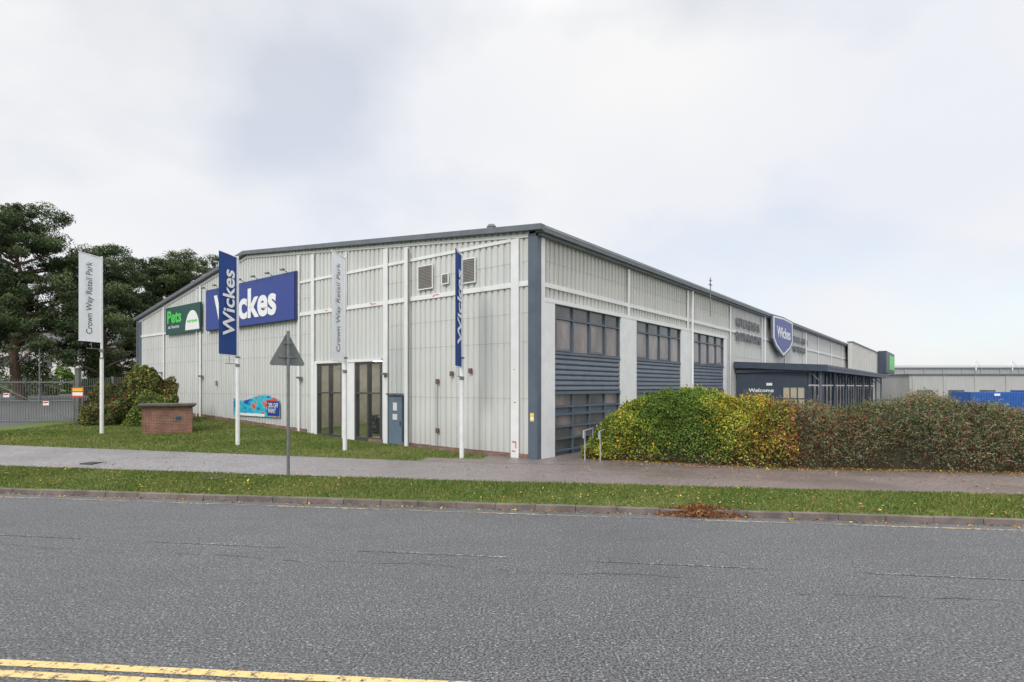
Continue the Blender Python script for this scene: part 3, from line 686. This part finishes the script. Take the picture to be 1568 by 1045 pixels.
def w1(a,P,l):
    yl=np.clip(lump(P,.9,5)*.5+.12+np.clip(a-2.8,0,2)*.22+np.clip(.4-a,0,1)*.2+np.clip(1.2-P[:,2],0,1)*.3,0,.75); o=np.clip((a-4.3)*.4+lump(P,1.2,9)*.2,0,.85)
    low=np.clip((.6-P[:,2])*.4,0,.2)
    w=np.stack([(1-yl)*(1-o)*.45,(1-yl)*(1-o)*.4,yl*(1-o)*.45,yl*(1-o)*.55+.05,o*.45,o*.4+low,low],1); return w/w.sum(1,keepdims=True)
hedge('autumn_shrub',-.5,6.3,80000,[G1,G2,Y,YG,OR,BR,RD],w1,.042,11,twigs=1300,tw=.8)
def w2(a,P,l):
    o=np.clip((7.9-a)*.28+lump(P,1.3,21)*.22,0,.7); r=np.clip(lump(P,.8,22)*.3+.2,0,.5)
    w=np.stack([(1-o)*(1-r)*.25,(1-o)*(1-r)*.45,(1-o)*.33,(1-o)*r*.5+.03,o*.3,o*.4+.08,np.full(len(a),.16)],1); return w/w.sum(1,keepdims=True)
hedge('cotoneaster_hedge',5.9,20,125000,[DG,MG,GR,RD,OR,BR,(.24,.18,.11)],w2,.036,31,.38,rough=.9,twigs=6200,gain=1.12)
def bush(name,c,r,N,palette,wts,lsz,seed,core=.8):
    x,y=c; z=zg(x,y); e=empty(name,(x,y,z)); n=unit(rng.normal(size=(N,3))); n[:,2]=np.abs(n[:,2])*1.0
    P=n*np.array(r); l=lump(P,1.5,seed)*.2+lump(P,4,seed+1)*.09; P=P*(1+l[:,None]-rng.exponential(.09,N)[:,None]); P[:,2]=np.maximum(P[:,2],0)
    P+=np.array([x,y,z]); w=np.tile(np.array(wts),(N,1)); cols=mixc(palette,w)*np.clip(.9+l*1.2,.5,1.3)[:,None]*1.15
    leaves('foliage',P,rng.uniform(.6,1.3,N)*lsz,cols,M_leaf,.5,parent=e)
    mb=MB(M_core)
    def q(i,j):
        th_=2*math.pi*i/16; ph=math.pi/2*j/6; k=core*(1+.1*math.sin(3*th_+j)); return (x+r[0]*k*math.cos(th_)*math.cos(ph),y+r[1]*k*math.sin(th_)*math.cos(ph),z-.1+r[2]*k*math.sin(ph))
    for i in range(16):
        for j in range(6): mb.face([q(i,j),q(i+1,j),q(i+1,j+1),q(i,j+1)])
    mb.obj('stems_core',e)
bush('garden_shrub',(-22.3,32.0),(1.5,1.3,2.5),24000,[G1,MG,BR,RD,DG],[.25,.3,.2,.1,.15],.07,41,.7)
bush('garden_shrub',(-20.7,32.6),(1.5,1.3,3.1),24000,[G1,MG,BR,RD,YG],[.25,.3,.2,.12,.13],.07,43,.7)
bush('garden_shrub',(-19.9,31.6),(1.2,1.0,1.7),12000,[G2,MG,BR,YG,DG],[.3,.3,.1,.15,.15],.06,45,.7)
e=empty('distant_scrub',(-50,70,1)); Cs=[];Cc=[]
for k in range(34):
    x=-78+k*1.75+random.uniform(-1,1); y=66+random.uniform(-6,8); h=random.uniform(2.0,4.6); rr=random.uniform(1.6,2.6); n_=1500
    n=unit(rng.normal(size=(n_,3))); n[:,2]=np.abs(n[:,2]); P=n*np.array([rr,rr,h]); P*= (1+lump(P,1.5,k)*.2-rng.exponential(.12,n_))[:,None]; P+=np.array([x,y,1.2]); Cs.append(P)
    cc=np.array(random.choice([DG,MG,G1,YG,GR,BR,YG]))*1.1; Cc.append(cc[None]*rng.uniform(.6,1.3,(n_,1)))
Cs=np.concatenate(Cs); leaves('foliage',Cs,rng.uniform(.12,.26,len(Cs)),np.concatenate(Cc),M_leaf,.6,parent=e)
def pine(loc,H,Rr,npad,seed,low=.3,dens=1.,ivy=0,lean=0,col1=(.06,.085,.042),col2=(.10,.13,.06)):
    r=np.random.default_rng(seed); x,y=loc; z=zg(x,y); e=empty('pine_tree',(x,y,z)); mb=MB(M_bark)
    pts=[Vector((x+lean*(k/6)**1.5+.35*math.sin(k*1.3+seed),y+.3*math.cos(k*1.7),z-.3+H*.93*k/6)) for k in range(7)]
    for k in range(6): mb.tube(pts[k],pts[k+1],.42*(1-k/7),.42*(1-(k+1)/7),0,9,cap=False)
    C=[];K=[]
    for i in range(npad):
        f=low+(1-low)*((i+.5)/npad)+r.uniform(-.03,.03); ang=i*2.4+r.uniform(-.9,.9)
        env=math.sin(min(1,(1.06-f)/(1.06-low)*1.6+.15)*math.pi/2)**.7
        rad=Rr*env*r.uniform(.25,1.08)
        if f>.93: rad*=.5
        kk=min(5,int(max(0,f)/ .93*6)); tp=pts[kk].lerp(pts[min(6,kk+1)],.5) if kk<6 else pts[6]
        c=np.array([tp.x+math.cos(ang)*rad,tp.y+math.sin(ang)*rad,z+H*f+r.uniform(-.5,.5)])
        s=Vector((tp.x,tp.y,c[2]-.9*rad*.35-.5)); md=s.lerp(Vector(c),.55)+Vector((0,0,-.15))
        mb.tube(s,md,.12,.08,0,6,cap=False); mb.tube(md,Vector(c)-Vector((0,0,.15)),.08,.03,0,5,cap=False)
        for j in range(10):
            pr=r.uniform(.3,.85)*(.55+.45*Rr/4.5); cc=c+np.array([r.normal()*1.05,r.normal()*1.05,r.normal()*.5])*(Rr/4.2)
            n_=int(330*dens*pr); n=unit(r.normal(size=(n_,3))); rho=r.uniform(.1,1.45,(n_,1))**.6
            P=cc+n*rho*np.array([pr,pr,pr*.6]); C.append(P)
            base=np.array(col1) if r.random()<.5 else np.array(col2)
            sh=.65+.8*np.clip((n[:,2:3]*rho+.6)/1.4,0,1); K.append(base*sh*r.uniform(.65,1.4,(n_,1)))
    if ivy:
        for j in range(ivy):
            f=r.uniform(.05,.6); cc=np.array([x+r.normal()*Rr*.25,y+r.normal()*Rr*.25,z+H*f]); n_=600
            n=unit(r.normal(size=(n_,3))); P=cc+n*r.uniform(.1,1.2,(n_,1))**.6*np.array([.9,.9,1.1]); C.append(P); K.append(np.array([.06,.09,.035])*r.uniform(.5,1.5,(n_,1)))
    C=np.concatenate(C);K=np.concatenate(K)
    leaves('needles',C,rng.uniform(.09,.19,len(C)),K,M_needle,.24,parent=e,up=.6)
    mb.obj('trunk_and_limbs',e,smooth=True)
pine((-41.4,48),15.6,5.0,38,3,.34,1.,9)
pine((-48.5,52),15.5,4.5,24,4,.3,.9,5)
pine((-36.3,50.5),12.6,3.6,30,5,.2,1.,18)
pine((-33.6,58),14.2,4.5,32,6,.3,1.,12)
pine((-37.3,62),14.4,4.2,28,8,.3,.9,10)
# grass
def blades(n,a0,a1,t0,t1,hmin,hmax,w,reject=None):
    a=rng.uniform(a0,a1,n); t=rng.uniform(t0,t1,n)
    X=U.x*a+Nn.x*t; Yy=U.y*a+Nn.y*t
    if reject is not None:
        k=reject(a,t,X,Yy); a,t,X,Yy=a[k],t[k],X[k],Yy[k]
    z=np.array([zat(p,q) for p,q in zip(a,t)]); n=len(a)
    base=np.stack([X,Yy,z],1); an=rng.uniform(0,2*np.pi,n); h=rng.uniform(hmin,hmax,n)*np.clip(1+.35*lump(base,1.1,77),.4,1.6)
    sd=np.stack([np.cos(an),np.sin(an),np.zeros(n)],1)*w; tip=base+np.stack([rng.normal(0,.4,n)*h,rng.normal(0,.4,n)*h,h],1)
    V=np.stack([base-sd,base+sd,tip],1)
    l=lump(base,.7,55); yy=np.clip(.3+l*.4+.25*lump(base,3,56),0,1)[:,None]
    c=np.array([.13,.195,.045])*(1-yy)+np.array([.25,.27,.085])*yy; br=(rng.random(n)<.10)[:,None]; c=np.where(br,np.array([.32,.26,.14]),c)*rng.uniform(.6,1.3,(n,1))
    return V,c
def inlawn(a,t,X,Yy):
    dx=X-C0.x; dy=Yy-C0.y; outw=-(dx*R.x+dy*R.y); s=dx*L.x+dy*L.y
    k=(outw>.15)&(s>-2)
    k&=~((a>-6.2)&(t<20.1))&~((a>-4.1)&(t<21.5))&~((a>-2.2))
    k&=~(a<-29)
    return k
V1,c1=blades(130000,-22,18,12.995,15.6,.02,.075,.012)
V2,c2=blades(170000,-31,0,19.03,33,.03,.08,.016,inlawn)
rawmesh('grass',np.concatenate([V1,V2]),3,M_gb,np.concatenate([c1,c2]))
n=3800; a=rng.uniform(-18,17,n); t=np.where(rng.random(n)<.65,rng.uniform(13.05,15.6,n),rng.uniform(15.6,19,n)); 
k=rng.random(n)<np.clip(.35+lump(np.stack([a,t,a*0],1),.5,3)*.4+(a>1)*.3,.05,1); a,t=a[k],t[k]
P1=np.stack([U.x*a+Nn.x*t,U.y*a+Nn.y*t,np.array([zat(p,q) for p,q in zip(a,t)])+.04*(t<15.6)+.012],1)
n=4200; a=rng.uniform(0.4,16,n); t=front(a)-rng.exponential(.22,n)+.25
P2=np.stack([U.x*a+Nn.x*t,U.y*a+Nn.y*t,np.array([zat(p,q) for p,q in zip(a,t)])+.015],1)
n=600; a=rng.uniform(-16,14,n); t=12.84-rng.exponential(.08,n); P3=np.stack([U.x*a+Nn.x*t,U.y*a+Nn.y*t,np.full(n,.012)],1)
P=np.concatenate([P1,P2,P3]); leaves('fallen_leaves',P,rng.uniform(.018,.045,len(P)),mixc([OR,BR,(.5,.3,.12),Y],np.tile([.3,.25,.25,.2],(len(P),1))),M_leaf,.6,flat=True)
n=3600; a0_,t0_=at_of(4.02,12.1); a=a0_+rng.normal(0,.3,n)*1.1; t=t0_+.38+rng.normal(0,.13,n); t=np.minimum(t,12.86+rng.normal(0,.05,n)); hz=.09*np.exp(-((a-a0_)/.42)**2)*rng.random(n)*(1+.5*np.sin(a*9))
P=np.stack([U.x*a+Nn.x*t,U.y*a+Nn.y*t,.01+hz+np.maximum(0,(t-12.83)*1.2)],1)
leaves('leaf_pile',P,rng.uniform(.02,.045,n),mixc([OR,BR,(.22,.09,.05),(.32,.17,.08)],np.tile([.2,.35,.25,.2],(n,1))),M_leaf,.55)
# ------------------------------------------------------------------ sky, sun, camera
az=Vector((-.42,-.9,0)).normalized(); el=math.radians(38)
w=bpy.data.worlds.new('World'); scene.world=w; w.use_nodes=True; t=w.node_tree; bg=t.nodes['Background']; out=t.nodes['World Output']
sk=nd(t,'ShaderNodeTexSky',sky_type='NISHITA'); sk.sun_disc=False; sk.sun_elevation=el; sk.sun_rotation=math.atan2(az.x,az.y)%(2*math.pi); sk.air_density=1.; sk.dust_density=1.
t.links.new(sk.outputs[0],bg.inputs[0]); bg.inputs[1].default_value=.15
tc=nd(t,'ShaderNodeTexCoord'); sx=nd(t,'ShaderNodeSeparateXYZ'); t.links.new(tc.outputs['Generated'],sx.inputs[0])
mz=nd(t,'ShaderNodeMath',operation='MAXIMUM'); t.links.new(sx.outputs['Z'],mz.inputs[0]); mz.inputs[1].default_value=0
az_=nd(t,'ShaderNodeMath',operation='ADD'); t.links.new(mz.outputs[0],az_.inputs[0]); az_.inputs[1].default_value=.45
dx=nd(t,'ShaderNodeMath',operation='DIVIDE'); dy=nd(t,'ShaderNodeMath',operation='DIVIDE')
t.links.new(sx.outputs['X'],dx.inputs[0]);t.links.new(az_.outputs[0],dx.inputs[1]);t.links.new(sx.outputs['Y'],dy.inputs[0]);t.links.new(az_.outputs[0],dy.inputs[1])
cb=nd(t,'ShaderNodeCombineXYZ'); t.links.new(dx.outputs[0],cb.inputs[0]); t.links.new(dy.outputs[0],cb.inputs[1])
mp=nd(t,'ShaderNodeMapping'); mp.inputs['Location'].default_value=(7.3,2.2,0); t.links.new(cb.outputs[0],mp.inputs[0])
n1=noise(t,mp.outputs[0],1.8,5,.48); cov=ramp(t,n1,[(.30,.68),(.50,1.)])
n2=noise(t,mp.outputs[0],1.3,4,.45); cc=ramp(t,n2,[(.32,(.83,.855,.925)),(.48,(.885,.895,.93)),(.62,(.935,.935,.94))])
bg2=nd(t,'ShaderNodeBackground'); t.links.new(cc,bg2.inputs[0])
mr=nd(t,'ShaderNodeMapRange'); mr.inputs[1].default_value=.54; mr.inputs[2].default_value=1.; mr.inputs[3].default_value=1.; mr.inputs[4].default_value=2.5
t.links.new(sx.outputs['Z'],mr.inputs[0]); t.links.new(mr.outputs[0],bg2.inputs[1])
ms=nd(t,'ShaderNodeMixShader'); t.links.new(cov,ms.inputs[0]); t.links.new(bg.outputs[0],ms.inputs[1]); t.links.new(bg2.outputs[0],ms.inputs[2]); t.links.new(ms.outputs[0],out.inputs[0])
sl=bpy.data.lights.new('sun','SUN'); sl.energy=1.45; sl.angle=math.radians(16); sl.color=(1,.96,.9); so=bpy.data.objects.new('sun',sl)
Sd=Vector((az.x*math.cos(el),az.y*math.cos(el),math.sin(el))); so.rotation_euler=Sd.to_track_quat('Z','Y').to_euler(); so.location=(0,0,40); col.objects.link(so)
cam=bpy.data.cameras.new('camera'); cam.lens=875/1568*36; cam.sensor_width=36; cam.shift_y=.0443; cam.clip_end=3000; cam.clip_start=.1
co=bpy.data.objects.new('camera',cam); co.location=(0,0,2.8); co.rotation_euler=(math.radians(90),0,0); col.objects.link(co); scene.camera=co
scene.view_settings.view_transform='Standard'; scene.view_settings.look='None'; scene.view_settings.exposure=0
